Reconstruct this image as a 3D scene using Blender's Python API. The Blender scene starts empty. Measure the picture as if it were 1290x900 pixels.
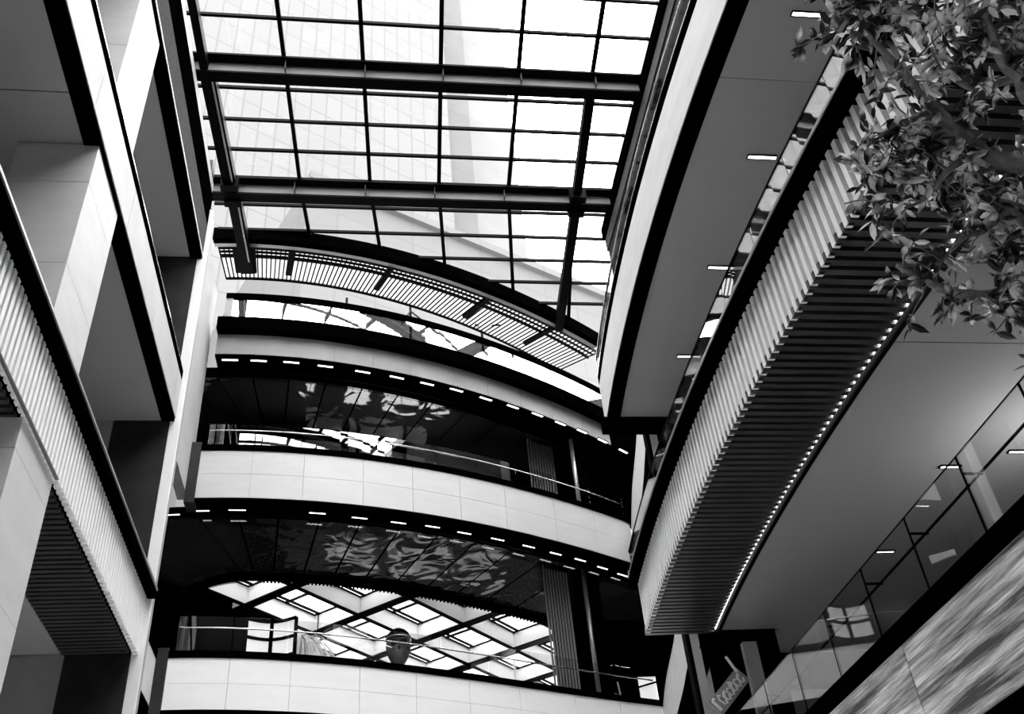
import bpy, math, random
from mathutils import Vector, Matrix
random.seed(7)
SC = bpy.context.scene
COL = SC.collection

# ------------------------------------------------------------------ camera
CAM = Vector((0.0, 0.0, 1.6))
_f = 1239.463
_up = Vector((488-645, -1115-450, _f)).normalized()
_fw = Vector((462-645, 1450-450, _f)).normalized()
_rt = _fw.cross(_up)
MR = Matrix((_rt, _fw, _up))
def ray(px, py): return MR @ Vector((px-645, py-450, _f))
def at_z(px, py, z): r = ray(px, py); return CAM + r*((z-CAM.z)/r.z)
def at_y(px, py, y): r = ray(px, py); return CAM + r*(y/r.y)
def at_x(px, py, x): r = ray(px, py); return CAM + r*(x/r.x)

cd = bpy.data.cameras.new('camera')
co = bpy.data.objects.new('camera', cd); COL.objects.link(co)
cd.sensor_width = 36.0; cd.lens = _f/1290*36.0
cd.clip_start = 0.05; cd.clip_end = 2000
rot = Matrix((MR.col[0], -MR.col[1], -MR.col[2])).transposed()
co.matrix_world = Matrix.Translation(CAM) @ rot.to_4x4()
SC.camera = co

# ------------------------------------------------------------------ materials
def new_mat(name):
    m = bpy.data.materials.new(name); m.use_nodes = True
    nt = m.node_tree; b = nt.nodes['Principled BSDF']
    return m, nt, b
def N(nt, t, **k):
    n = nt.nodes.new(t)
    for a, v in k.items(): setattr(n, a, v)
    return n
def grey(v): return (v, v, v, 1)
def plain(name, v, rough=.6, metal=0, var=.0, scale=2.0, spec=.5, stretch=(1,1,1), bump=0):
    m, nt, b = new_mat(name)
    b.inputs['Base Color'].default_value = grey(v)
    b.inputs['Roughness'].default_value = rough
    b.inputs['Metallic'].default_value = metal
    b.inputs['Specular IOR Level'].default_value = spec
    tc = N(nt, 'ShaderNodeTexCoord'); mp = N(nt, 'ShaderNodeMapping')
    mp.inputs['Scale'].default_value = stretch
    nz = N(nt, 'ShaderNodeTexNoise'); nz.inputs['Scale'].default_value = scale; nz.inputs['Detail'].default_value = 4
    cr = N(nt, 'ShaderNodeMapRange')
    cr.inputs['From Min'].default_value = .3; cr.inputs['From Max'].default_value = .7
    cr.inputs['To Min'].default_value = max(0, v-var); cr.inputs['To Max'].default_value = v+var
    nt.links.new(tc.outputs['Object'], mp.inputs['Vector']); nt.links.new(mp.outputs['Vector'], nz.inputs['Vector'])
    nt.links.new(nz.outputs['Fac'], cr.inputs['Value']); nt.links.new(cr.outputs['Result'], b.inputs['Base Color'])
    if bump:
        bp = N(nt, 'ShaderNodeBump'); bp.inputs['Strength'].default_value = bump; bp.inputs['Distance'].default_value = .05
        nt.links.new(nz.outputs['Fac'], bp.inputs['Height']); nt.links.new(bp.outputs['Normal'], b.inputs['Normal'])
    return m
def emit(name, v, s):
    m, nt, b = new_mat(name)
    b.inputs['Base Color'].default_value = grey(.8)
    b.inputs['Emission Color'].default_value = grey(v); b.inputs['Emission Strength'].default_value = s
    return m
def glass(name, base=.05, gain=1.0, tint=.96, rough=0.0):
    m, nt, b = new_mat(name); nt.nodes.remove(b)
    out = nt.nodes['Material Output']
    tr = N(nt, 'ShaderNodeBsdfTransparent'); tr.inputs['Color'].default_value = grey(tint)
    gl = N(nt, 'ShaderNodeBsdfGlossy'); gl.inputs['Roughness'].default_value = rough; gl.inputs['Color'].default_value = grey(.95)
    fr = N(nt, 'ShaderNodeFresnel'); fr.inputs['IOR'].default_value = 1.5
    # a fixed coat reflectance plus the Fresnel rise, the same from both sides of the sheet
    geo = N(nt, 'ShaderNodeNewGeometry'); 
    dt = N(nt, 'ShaderNodeVectorMath', operation='DOT_PRODUCT')
    nt.links.new(geo.outputs['Normal'], dt.inputs[0]); nt.links.new(geo.outputs['Incoming'], dt.inputs[1])
    ab = N(nt, 'ShaderNodeMath', operation='ABSOLUTE'); nt.links.new(dt.outputs['Value'], ab.inputs[0])
    sb = N(nt, 'ShaderNodeMath', operation='SUBTRACT'); sb.inputs[0].default_value = 1; nt.links.new(ab.outputs[0], sb.inputs[1])
    pw = N(nt, 'ShaderNodeMath', operation='POWER'); pw.inputs[1].default_value = 5; nt.links.new(sb.outputs[0], pw.inputs[0])
    mu = N(nt, 'ShaderNodeMath', operation='MULTIPLY_ADD'); mu.inputs[1].default_value = gain*(1-base); mu.inputs[2].default_value = base
    mu.use_clamp = True
    nt.links.new(pw.outputs[0], mu.inputs[0])
    nt.nodes.remove(fr)
    mx = N(nt, 'ShaderNodeMixShader')
    nt.links.new(mu.outputs[0], mx.inputs['Fac']); nt.links.new(tr.outputs[0], mx.inputs[1]); nt.links.new(gl.outputs[0], mx.inputs[2])
    nt.links.new(mx.outputs[0], out.inputs['Surface'])
    return m

M = {}
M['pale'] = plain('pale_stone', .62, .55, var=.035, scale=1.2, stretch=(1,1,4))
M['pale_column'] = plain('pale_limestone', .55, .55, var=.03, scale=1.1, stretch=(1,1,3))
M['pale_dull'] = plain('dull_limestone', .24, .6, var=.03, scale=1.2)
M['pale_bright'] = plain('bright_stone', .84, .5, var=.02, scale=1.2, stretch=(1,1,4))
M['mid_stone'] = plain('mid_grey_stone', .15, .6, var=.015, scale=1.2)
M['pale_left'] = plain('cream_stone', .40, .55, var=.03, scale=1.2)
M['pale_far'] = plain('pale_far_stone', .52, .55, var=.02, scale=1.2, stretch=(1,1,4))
M['cast'] = plain('grey_cast', .10, .5, var=.06, scale=9)
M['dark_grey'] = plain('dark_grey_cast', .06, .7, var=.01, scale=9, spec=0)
M['white'] = plain('white_paint', .82, .5, var=.01)
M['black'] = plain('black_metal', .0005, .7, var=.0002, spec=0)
M['dark'] = plain('dark_panel', .008, .5, var=.003, scale=1.5, spec=.15)
M['darkwall'] = plain('dark_stone', .02, .6, var=.008, scale=1.6, spec=.2)
M['steel_dark'] = plain('dark_steel', .002, .5, var=.0006, spec=.02)
M['beam_grey'] = plain('beam_grey_paint', .14, .6, var=.008, spec=.2)
M['web'] = plain('grey_painted_steel', .30, .5, var=.01)
M['rail_grey'] = plain('grey_steel', .35, .35, metal=.6, var=.02)
M['rail_bright'] = plain('bright_steel', .85, .22, metal=.9, var=.02)
M['soffit'] = plain('grey_plasterboard', .37, .8, var=.006, scale=.6, spec=.2)
M['ground'] = plain('pale_floor_tiles', .72, .4, var=.04, scale=.5)
M['midwall'] = plain('grey_wall', .30, .7, var=.02)
M['batten'] = plain('pale_batten', .9, .5, var=.02)
M['batten_dark'] = plain('dark_batten', .045, .3, var=.008, spec=.45)
M['bark'] = plain('tree_bark', .16, .8, var=.08, scale=14, stretch=(1,1,.3), bump=.5)
M['lamp'] = emit('lamp_white', 1, 5)
M['lit'] = emit('lit_screen', 1, .75)  # glow that stands in for skylight reflections
M['lit2'] = emit('lit_board', 1, 3)  # glow of the boards added for the mirror ceiling
M['led'] = emit('led_white', 1, 12)
M['glass_roof'] = glass('skylight_glass', .03, .6, .97)
M['glass_dark'] = glass('tinted_glass', .015, .12, .45)
M['glass_mirror'] = glass('reflective_glass', .46, .9, .7)
def frosted(name, fac, v):
    m, nt, b = new_mat(name); out = nt.nodes['Material Output']; nt.nodes.remove(b)
    tr = N(nt, 'ShaderNodeBsdfTransparent'); tl = N(nt, 'ShaderNodeBsdfTranslucent'); tl.inputs['Color'].default_value = grey(v)
    mx = N(nt, 'ShaderNodeMixShader'); mx.inputs['Fac'].default_value = fac
    nt.links.new(tr.outputs[0], mx.inputs[1]); nt.links.new(tl.outputs[0], mx.inputs[2]); nt.links.new(mx.outputs[0], out.inputs['Surface'])
    return m
M['glass_frosted'] = frosted('frosted_glass', .6, .9)
M['sheet'] = frosted('white_sheet', .97, .36)
M['glass'] = glass('balustrade_glass', .10, 1.0, .93)
M['glass_coated'] = glass('coated_glass', .62, .4, .85)
M['glass_curtain'] = glass('smoke_curtain_glass', .08, .6, .9)

def stone_mat(loc, lo):
    m, nt, b = new_mat('streaked_travertine')
    tc = N(nt, 'ShaderNodeTexCoord'); mp = N(nt, 'ShaderNodeMapping'); mp.inputs['Scale'].default_value = (1, .20, 3.6); mp.inputs['Location'].default_value = loc
    nz = N(nt, 'ShaderNodeTexNoise'); nz.inputs['Scale'].default_value = 1.7; nz.inputs['Detail'].default_value = 10; nz.inputs['Roughness'].default_value = .62
    rp = N(nt, 'ShaderNodeValToRGB')
    rp.color_ramp.elements[0].position = .38; rp.color_ramp.elements[0].color = grey(.04)
    rp.color_ramp.elements[1].position = .62; rp.color_ramp.elements[1].color = grey(.95)
    e = rp.color_ramp.elements.new(.5); e.color = grey(.40)
    mp2 = N(nt, 'ShaderNodeMapping'); mp2.inputs['Scale'].default_value = (1, .8, 24)
    n2 = N(nt, 'ShaderNodeTexNoise'); n2.inputs['Scale'].default_value = 2.2; n2.inputs['Detail'].default_value = 9; n2.inputs['Roughness'].default_value = .72
    bp = N(nt, 'ShaderNodeBump'); bp.inputs['Strength'].default_value = .6; bp.inputs['Distance'].default_value = .03
    mxx = N(nt, 'ShaderNodeMath', operation='MULTIPLY_ADD'); mxx.inputs[1].default_value = .45; mxx.inputs[2].default_value = -.22
    ad = N(nt, 'ShaderNodeMath', operation='ADD')
    nt.links.new(tc.outputs['Object'], mp.inputs['Vector']); nt.links.new(mp.outputs['Vector'], nz.inputs['Vector'])
    nt.links.new(tc.outputs['Object'], mp2.inputs['Vector']); nt.links.new(mp2.outputs['Vector'], n2.inputs['Vector'])
    nt.links.new(n2.outputs['Fac'], mxx.inputs[0]); nt.links.new(nz.outputs['Fac'], ad.inputs[0]); nt.links.new(mxx.outputs[0], ad.inputs[1])
    nt.links.new(ad.outputs[0], rp.inputs['Fac']); nt.links.new(rp.outputs['Color'], b.inputs['Base Color'])
    nt.links.new(n2.outputs['Fac'], bp.inputs['Height']); nt.links.new(bp.outputs['Normal'], b.inputs['Normal'])
    b.inputs['Roughness'].default_value = .55
    return m
M['stone'] = stone_mat((0, 0, 0), 0); M['stone_b'] = stone_mat((0, 3.7, 5.2), 0)

def mirror_mat():
    m, nt, b = new_mat('rippled_dark_mirror')
    tc = N(nt, 'ShaderNodeTexCoord')
    nz = N(nt, 'ShaderNodeTexNoise'); nz.inputs['Scale'].default_value = 1.0; nz.inputs['Detail'].default_value = 1.5; nz.inputs['Distortion'].default_value = .6
    bp = N(nt, 'ShaderNodeBump'); bp.inputs['Strength'].default_value = .22; bp.inputs['Distance'].default_value = .35
    nt.links.new(tc.outputs['Object'], nz.inputs['Vector']); nt.links.new(nz.outputs['Fac'], bp.inputs['Height'])
    nt.links.new(bp.outputs['Normal'], b.inputs['Normal'])
    b.inputs['Base Color'].default_value = grey(.20); b.inputs['Metallic'].default_value = .8; b.inputs['Roughness'].default_value = .08
    return m
M['mirror'] = mirror_mat()

def tower_mat(name, base, line, sx, sz, mort):
    m, nt, b = new_mat(name)
    tc = N(nt, 'ShaderNodeTexCoord'); sp = N(nt, 'ShaderNodeSeparateXYZ'); cb = N(nt, 'ShaderNodeCombineXYZ')
    br = N(nt, 'ShaderNodeTexBrick'); br.offset = 0.0; br.squash = 1.0
    br.inputs['Color1'].default_value = grey(base); br.inputs['Color2'].default_value = grey(base*1.06); br.inputs['Mortar'].default_value = grey(line)
    br.inputs['Scale'].default_value = 1.0; br.inputs['Mortar Size'].default_value = mort; br.inputs['Mortar Smooth'].default_value = .3
    br.inputs['Brick Width'].default_value = sx; br.inputs['Row Height'].default_value = sz
    nt.links.new(tc.outputs['Object'], sp.inputs[0]); nt.links.new(sp.outputs['X'], cb.inputs['X']); nt.links.new(sp.outputs['Z'], cb.inputs['Y'])
    nt.links.new(cb.outputs[0], br.inputs['Vector']); nt.links.new(br.outputs['Color'], b.inputs['Base Color'])
    b.inputs['Roughness'].default_value = .6; b.inputs['Specular IOR Level'].default_value = .1
    return m
M['tower'] = tower_mat('tower_facade', .064, .049, 1.9, 3.9, .10)
M['tower_fin'] = plain('tower_pier', .047, .7, var=.003, scale=.2, spec=.1)
M['tower_rear'] = plain('tower_rear', .078, .7, var=.008, scale=.15, spec=.1)
M['block'] = tower_mat('far_facade', .055, .050, 2.4, 3.2, .08)

def leaf_mat():
    m, nt, b = new_mat('leaf')
    oi = N(nt, 'ShaderNodeTexCoord'); nz = N(nt, 'ShaderNodeTexNoise'); nz.inputs['Scale'].default_value = 6
    rp = N(nt, 'ShaderNodeValToRGB')
    rp.color_ramp.elements[0].position = .47; rp.color_ramp.elements[0].color = grey(.012)
    rp.color_ramp.elements[1].position = .62; rp.color_ramp.elements[1].color = grey(.85)  # bright and dark leaf tones painted in for highlights and shadow
    nt.links.new(oi.outputs['Object'], nz.inputs['Vector']); nt.links.new(nz.outputs['Fac'], rp.inputs['Fac']); nt.links.new(rp.outputs['Color'], b.inputs['Base Color'])
    b.inputs['Roughness'].default_value = .3
    tl = N(nt, 'ShaderNodeBsdfTranslucent'); mx = N(nt, 'ShaderNodeMixShader'); mx.inputs['Fac'].default_value = .3
    nt.links.new(rp.outputs['Color'], tl.inputs['Color']); out = nt.nodes['Material Output']
    nt.links.new(b.outputs[0], mx.inputs[1]); nt.links.new(tl.outputs[0], mx.inputs[2]); nt.links.new(mx.outputs[0], out.inputs['Surface'])
    return m
M['leaf'] = leaf_mat()

# ------------------------------------------------------------------ mesh helpers
class MB:
    def __init__(s): s.v = []; s.f = []
    def quad(s, a, b, c, d):
        i = len(s.v); s.v += [tuple(a), tuple(b), tuple(c), tuple(d)]; s.f.append((i, i+1, i+2, i+3)); return s
    def hexa(s, p):      # p: 4 bottom, 4 top
        i = len(s.v); s.v += [tuple(q) for q in p]
        for q in ((3,2,1,0),(4,5,6,7),(0,1,5,4),(1,2,6,5),(2,3,7,6),(3,0,4,7)): s.f.append(tuple(i+k for k in q))
        return s
    def box(s, x0, x1, y0, y1, z0, z1):
        return s.hexa([(x0,y0,z0),(x1,y0,z0),(x1,y1,z0),(x0,y1,z0),(x0,y0,z1),(x1,y0,z1),(x1,y1,z1),(x0,y1,z1)])
    def bar(s, a, b, w, h, up=(0,0,1)):   # rectangular bar between points, w across, h along up (centred)
        a = Vector(a); b = Vector(b); d = (b-a).normalized(); u = Vector(up)
        sd = d.cross(u)
        if sd.length < 1e-5: sd = d.cross(Vector((0,1,0)))
        sd.normalize(); u = sd.cross(d).normalized()
        sd = sd*(w/2); u = u*(h/2)
        return s.hexa([a-sd-u, a+sd-u, b+sd-u, b-sd-u, a-sd+u, a+sd+u, b+sd+u, b-sd+u])
    def tube(s, pts, r, n=8, cap=True):
        pts = [Vector(p) for p in pts]; rs = r if isinstance(r, (list, tuple)) else [r]*len(pts)
        i0 = len(s.v); prev = None
        for k, p in enumerate(pts):
            d = (pts[min(k+1, len(pts)-1)]-pts[max(k-1, 0)]).normalized()
            ref = prev if prev else (Vector((0,0,1)) if abs(d.z) < .9 else Vector((1,0,0)))
            a = (ref - d*ref.dot(d)).normalized(); prev = a; b = d.cross(a)
            for j in range(n):
                t = 2*math.pi*j/n; s.v.append(tuple(p + (a*math.cos(t)+b*math.sin(t))*rs[k]))
        for k in range(len(pts)-1):
            for j in range(n):
                a0 = i0+k*n+j; a1 = i0+k*n+(j+1) % n; s.f.append((a0, a1, a1+n, a0+n))
        if cap:
            s.f.append(tuple(i0+j for j in range(n-1, -1, -1))); e = i0+(len(pts)-1)*n; s.f.append(tuple(e+j for j in range(n)))
        return s
    def sweep(s, L, R, z0, z1):           # L, R: matching plan polylines (x,y): solid between them from z0 to z1
        n = len(L); i = len(s.v)
        for k in range(n):
            (lx, ly), (rx, ry) = L[k], R[k]
            s.v += [(lx,ly,z0),(rx,ry,z0),(rx,ry,z1),(lx,ly,z1)]
        for k in range(n-1):
            a = i+4*k; b = a+4
            for q in range(4): s.f.append((a+q, a+(q+1) % 4, b+(q+1) % 4, b+q))
        s.f.append((i+3,i+2,i+1,i)); e = i+4*(n-1); s.f.append((e,e+1,e+2,e+3))
        return s
    def lathe(s, c, prof, n=20):          # prof: (r, z) from bottom to top around the vertical through c
        i = len(s.v)
        for r, z in prof:
            for j in range(n):
                t = 2*math.pi*j/n; s.v.append((c[0]+r*math.cos(t), c[1]+r*math.sin(t), c[2]+z))
        for k in range(len(prof)-1):
            for j in range(n):
                a0 = i+k*n+j; a1 = i+k*n+(j+1) % n; s.f.append((a0, a1, a1+n, a0+n))
        s.f.append(tuple(i+j for j in range(n-1, -1, -1))); e = i+(len(prof)-1)*n; s.f.append(tuple(e+j for j in range(n)))
        return s
    def build(s, name, mat, parent=None, smooth=False):
        me = bpy.data.meshes.new(name); me.from_pydata(s.v, [], s.f)
        me.materials.append(M[mat] if isinstance(mat, str) else mat)
        if smooth: me.polygons.foreach_set('use_smooth', [True]*len(me.polygons))
        me.update()
        o = bpy.data.objects.new(name, me); COL.objects.link(o)
        if parent is not None: put(o, parent)
        return o
def put(o, parent):
    o.parent = parent
    o.matrix_parent_inverse = Matrix.Translation(parent.location).inverted()
def tag(o, label=None, cat=None, group=None, kind=None):
    if label: o['label'] = label
    if cat: o['category'] = cat
    if group: o['group'] = group
    if kind: o['kind'] = kind
    return o
def thing(name, label, cat, loc=(0,0,0), group=None):
    o = bpy.data.objects.new(name, None); COL.objects.link(o); o.location = loc; o.empty_display_size = .3
    return tag(o, label, cat, group)
def struct(name, mb, mat): return tag(mb.build(name, mat), kind='structure')

# ------------------------------------------------------------------ plan curves
CF = dict(A=(-.00179,.02387,.36703,24.1272), B=(-.00031,.02727,.25481,24.13623), C=(-.00022,.0306,.28012,24.23661))
def far_pts(lv, x0=-4.72, x1=8.35, n=56):
    c = CF[lv]; out = []
    for k in range(n+1):
        x = x0+(x1-x0)*k/n
        y = ((c[0]*x+c[1])*x+c[2])*x+c[3]; d = (3*c[0]*x+2*c[1])*x+c[2]
        l = math.hypot(d, 1); out.append((x, y, -d/l, 1/l))
    return out
def off(P, d): return [(x+nx*d, y+ny*d) for x, y, nx, ny in P]
def far_y(lv, x):
    c = CF[lv]; return ((c[0]*x+c[1])*x+c[2])*x+c[3]
def Rx(y):
    if y < 4: return 5.45+.007*72.25-.03*(4-y)*0
    return 5.45+.007*(y-12.5)**2
def right_pts(y0, y1, n): return [(Rx(y0+(y1-y0)*k/n), y0+(y1-y0)*k/n, 1, 0) for k in range(n+1)]
def side_pts(n=24):                       # right side beyond the corner pilaster
    K = [(7.02,20.35),(7.22,21.6),(7.52,23.2),(7.92,25.6),(8.42,28.1)]
    out = []
    for k in range(n+1):
        t = k/n*(len(K)-1); i = min(int(t), len(K)-2); u = t-i
        p0 = K[max(i-1,0)]; p1 = K[i]; p2 = K[i+1]; p3 = K[min(i+2, len(K)-1)]
        q = [.5*((2*p1[a])+(-p0[a]+p2[a])*u+(2*p0[a]-5*p1[a]+4*p2[a]-p3[a])*u*u+(-p0[a]+3*p1[a]-3*p2[a]+p3[a])*u**3) for a in (0,1)]
        out.append((q[0], q[1], .97, -.2))
    return out

ZR = 25.7
# ------------------------------------------------------------------ setting
struct('floor', MB().box(-16, 18, -14, 50, -.3, 0), 'ground')
struct('wall_back', MB().box(-14.2, 16.2, -14.3, -14, 0, 26), 'midwall')  # added unseen wall, blocks light from behind the camera
struct('ceiling_back', MB().box(-5.5, 7.9, -14, -3.1, 25.6, 25.9), 'soffit')  # added unseen roof piece, blocks sky light behind the camera
# left wing slabs and rooms (soffits are the grey ceilings seen from below)
XL = -4.8
struct('wall_left', MB().box(-14.2, -14, -14, 20.6, 0, 25.7), 'midwall')
struct('wall_left_end', MB().box(-6.25, -4.94, 20.5, 20.9, 0, 25.6), 'darkwall')
struct('wall_left_return', MB().box(-14, -6.25, 20.5, 20.8, 0, 25.6), 'midwall')
struct('wall_left_upper', MB().box(-5.4, -4.84, -14, 20.6, 24.08, 24.6), 'pale_dull')
struct('ceiling_left', MB().box(-14, -5.45, -14, 20.5, 24.6, 25.9), 'soffit')
# pale side wall between the corner pilaster and the far balconies
struct('wall_side_left', MB().box(-5.25, -4.98, 21.0, 24.0, 15.75, 23.3), 'pale_left')
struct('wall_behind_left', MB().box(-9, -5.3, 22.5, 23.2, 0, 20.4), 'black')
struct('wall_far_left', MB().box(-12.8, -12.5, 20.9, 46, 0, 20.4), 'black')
# right wing
struct('wall_right', MB().box(16, 16.2, -14, 23, 0, 25.7), 'midwall')
struct('wall_right_upper', MB().box(7.75, 8.0, -14, 23, 16.9, 25.2), 'dark')
struct('ceiling_right', MB().box(8.0, 16, -14, 23, 24.9, 25.9), 'soffit')
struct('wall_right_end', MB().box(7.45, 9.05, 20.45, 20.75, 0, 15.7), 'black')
struct('wall_right_back', MB().box(9.05, 16, 22.1, 22.4, 0, 10.1), 'midwall')
struct('beam_right_end', MB().box(8.6, 16, 21.7, 22.1, 9.3, 10.1), 'black')
struct('beam_right_corner', MB().box(5.75, 7.45, 20.0, 20.3, 15.35, 15.7), 'black')

# ------------------------------------------------------------------ left wing balconies
def left_band(name, label, z0, z1, y1=20.45, x0=None):
    t = thing(name, label, 'balcony', (XL, 6, z0)); return t
def stacked_panels(mb, x_out, th, y0, y1, step, z0, z1, gap=.012):
    y = y0
    while y < y1-.01:
        e = min(y+step, y1); mb.box(min(x_out, x_out+th), max(x_out, x_out+th), y+gap/2, e-gap/2, z0, z1); y = e
# level B
t = thing('balcony', 'pale smooth balcony edge with black underside on the left wing, above the slatted one', 'balcony', (XL, 3, 15.9))
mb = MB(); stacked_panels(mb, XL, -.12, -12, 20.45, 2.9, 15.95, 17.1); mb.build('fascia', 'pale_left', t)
MB().box(-5.12, XL-.02, -12, 20.45, 15.85, 15.95).build('edge_trim', 'black', t)
MB().box(XL-.12, XL-.0, -12, 20.45, 17.1, 17.36).build('top_trim', 'black', t)
MB().box(XL-.02, XL+.012, -12, 20.45, 17.36, 17.39).build('rail_cap', 'rail_bright', t)
MB().box(-14, -4.95, -12, 20.5, 16.1, 16.9).build('floor_slab', 'soffit', t)
mb = MB()
for y0, y1 in ((-12, 5.2), (5.22, 10.85), (10.87, 20.48)): mb.box(-14, -5.12, y0, y1, 15.9, 16.08)
mb.build('soffit', 'soffit', t)
# level C
t = thing('balcony', 'top grey balcony edge of the left wing with black underside, near the glass roof', 'balcony', (XL, 3, 21.5))
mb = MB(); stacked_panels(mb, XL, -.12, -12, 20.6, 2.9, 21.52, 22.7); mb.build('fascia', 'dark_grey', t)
MB().box(-5.12, XL-.02, -12, 20.6, 21.40, 21.52).build('edge_trim', 'black', t)
MB().box(XL-.0, XL+.02, -12, 20.6, 21.47, 21.52).build('light_strip', 'white', t)
MB().box(-14, -4.95, -12, 20.5, 21.65, 22.3).build('floor_slab', 'soffit', t)
MB().box(-14, -5.12, -12, 20.48, 21.45, 21.63).build('soffit', 'soffit', t)
MB().box(XL-.1, XL-.0, -12, 20.6, 22.7, 24.05).build('parapet_screen', 'black', t)

def slat_beam_left():
    t = thing('slatted_balcony', 'vertical slatted balcony edge of the left wing crossing the pale column', 'balcony', (XL, 6, 10))
    MB().box(-5.04, -4.90, -12, 20.5, 10.06, 11.40).build('backing', 'black', t)
    mb = MB(); y = -2.0
    while y < 20.45: mb.box(-4.90, -4.79, y, y+.095, 10.0, 11.26); y += .17
    mb.build('face_slats', 'batten', t)
    MB().box(-4.92, -4.63, -12, 20.5, 11.24, 11.42).build('edge_trim', 'black', t)
    MB().box(-4.66, -4.60, -12, 20.5, 11.42, 11.47).build('rail_cap', 'rail_grey', t)
    MB().box(-6.3, -4.97, -12, 20.5, 10.12, 10.2).build('soffit_backing', 'black', t)
    mb = MB(); y = 0.0
    while y < 20.45: mb.box(-6.28, -4.97, y, y+.1, 10.0, 10.13); y += .175
    mb.build('soffit_slats', 'batten_dark', t)
    MB().box(-4.82, -4.77, -12, 13.6, 9.985, 10.01).build('bottom_trim', 'mid_stone', t)
    MB().box(-14, -4.95, -12, 20.5, 10.3, 11.1).build('floor_slab', 'soffit', t)
    MB().box(-14, -6.3, -12, 20.45, 10.05, 10.25).build('soffit', 'soffit', t)
slat_beam_left()

# left column (continuous, Y 12.2-13.65)
t = thing('column', 'tall pale stone clad column passing behind the left wing balconies', 'column', (-5.5, 12.9, 0))
for nm, a, b in (('lower_shaft', 0, 10.0), ('middle_shaft', 11.1, 15.88), ('upper_shaft', 17.0, 21.42)):
    mb = MB(); z = a
    while z < b-.01:
        e = min(z+1.9, b); mb.box(-6.2, -4.86, 11.95, 13.62, z+.006, e-.006); z = e
    mb.box(-6.18, -4.88, 11.97, 13.60, a, b)
    mb.build(nm, 'pale_column', t)
# corner pilaster strip on the left
t = thing('pilaster', 'thin white vertical strip at the far corner of the left wing', 'pilaster', (-4.8, 20.6, 0))
MB().box(-4.93, -4.70, 20.5, 20.62, 0, 23.4).build('face_strip', 'white', t)
MB().box(-4.93, -4.74, 20.62, 20.98, 0, 23.4).build('side_strip', 'web', t)
# side fascia at level A between pilaster and far balcony
t = thing('side_balcony', 'short pale balcony side at the left end of the lowest far balcony', 'balcony', (-4.98, 22, 9.75))
MB().box(-5.2, -4.98, 21.0, 23.3, 9.85, 10.95).build('fascia', 'pale', t)
MB().box(-5.2, -4.96, 21.0, 23.3, 10.95, 11.15).build('edge_trim', 'black', t)
MB().box(-5.2, -4.99, 21.0, 23.3, 9.7, 9.85).build('bottom_trim', 'black', t)

# ------------------------------------------------------------------ right wing balconies
RP = right_pts(-6, 20.3, 70)
def band(mb, P, d0, d1, z0, z1): return mb.sweep(off(P, d0), off(P, d1), z0, z1)
t = thing('balcony', 'pale smooth balcony edge with black underside on the right wing, above the slatted one', 'balcony', (5.5, 8, 15.7))
mb = MB()
for k in range(0, 70, 7): band(mb, RP[k:k+8], 0, .12, 15.68, 16.9)
mb.build('fascia', 'pale', t)
band(MB(), RP, .02, .34, 15.60, 15.68).build('edge_trim', 'black', t)
band(MB(), RP, .0, .1, 16.9, 17.2).build('top_trim', 'black', t)
band(MB(), RP, -.012, .03, 17.2, 17.235).build('rail_cap', 'rail_bright', t)
def to_x(P, d, X): return off(P, d), [(X, y) for x, y, a, b in P]
L_, R_ = to_x(RP, .15, 16); MB().sweep(L_, R_, 15.95, 16.85).build('floor_slab', 'soffit', t)
mb = MB()
for a, b in ((0, 42), (42, 70)):
    P = RP[a:b+1]; L_, R_ = to_x(P, .34, 16)
    if b == 42: L_ = L_[:-1]+[(L_[-1][0], L_[-1][1]-.012)]; R_ = R_[:-1]+[(16, R_[-1][1]-.012)]
    mb.sweep(L_, R_, 15.70, 15.93)
mb.build('soffit', 'soffit', t)
# upper right balustrade glass (dark against the wall behind)
t = thing('glass_balustrade', 'thin glass balustrade on top of the pale right wing balcony', 'balustrade', (5.5, 8, 17.2))
for k in range(0, 70, 5): band(MB(), RP[k:k+6], .03, .045, 17.235, 17.74).build('glass_panel', 'glass_dark', t)
band(MB(), RP, .01, .06, 17.74, 17.78).build('handrail', 'rail_bright', t)
# top right roof edge
t = thing('roof_edge', 'dark roof edge band running along the right side of the glass roof', 'roof edge', (7.6, 8, 25))
MB().box(7.62, 7.85, -12, 23, 25.1, 25.62).build('edge_trim', 'black', t)
MB().box(7.70, 7.9, -12, 23, 24.6, 25.1).build('fascia', 'dark_grey', t)
MB().box(7.66, 7.9, -12, 21, 25.62, 26.0).build('curb', 'pale', t)

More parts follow.
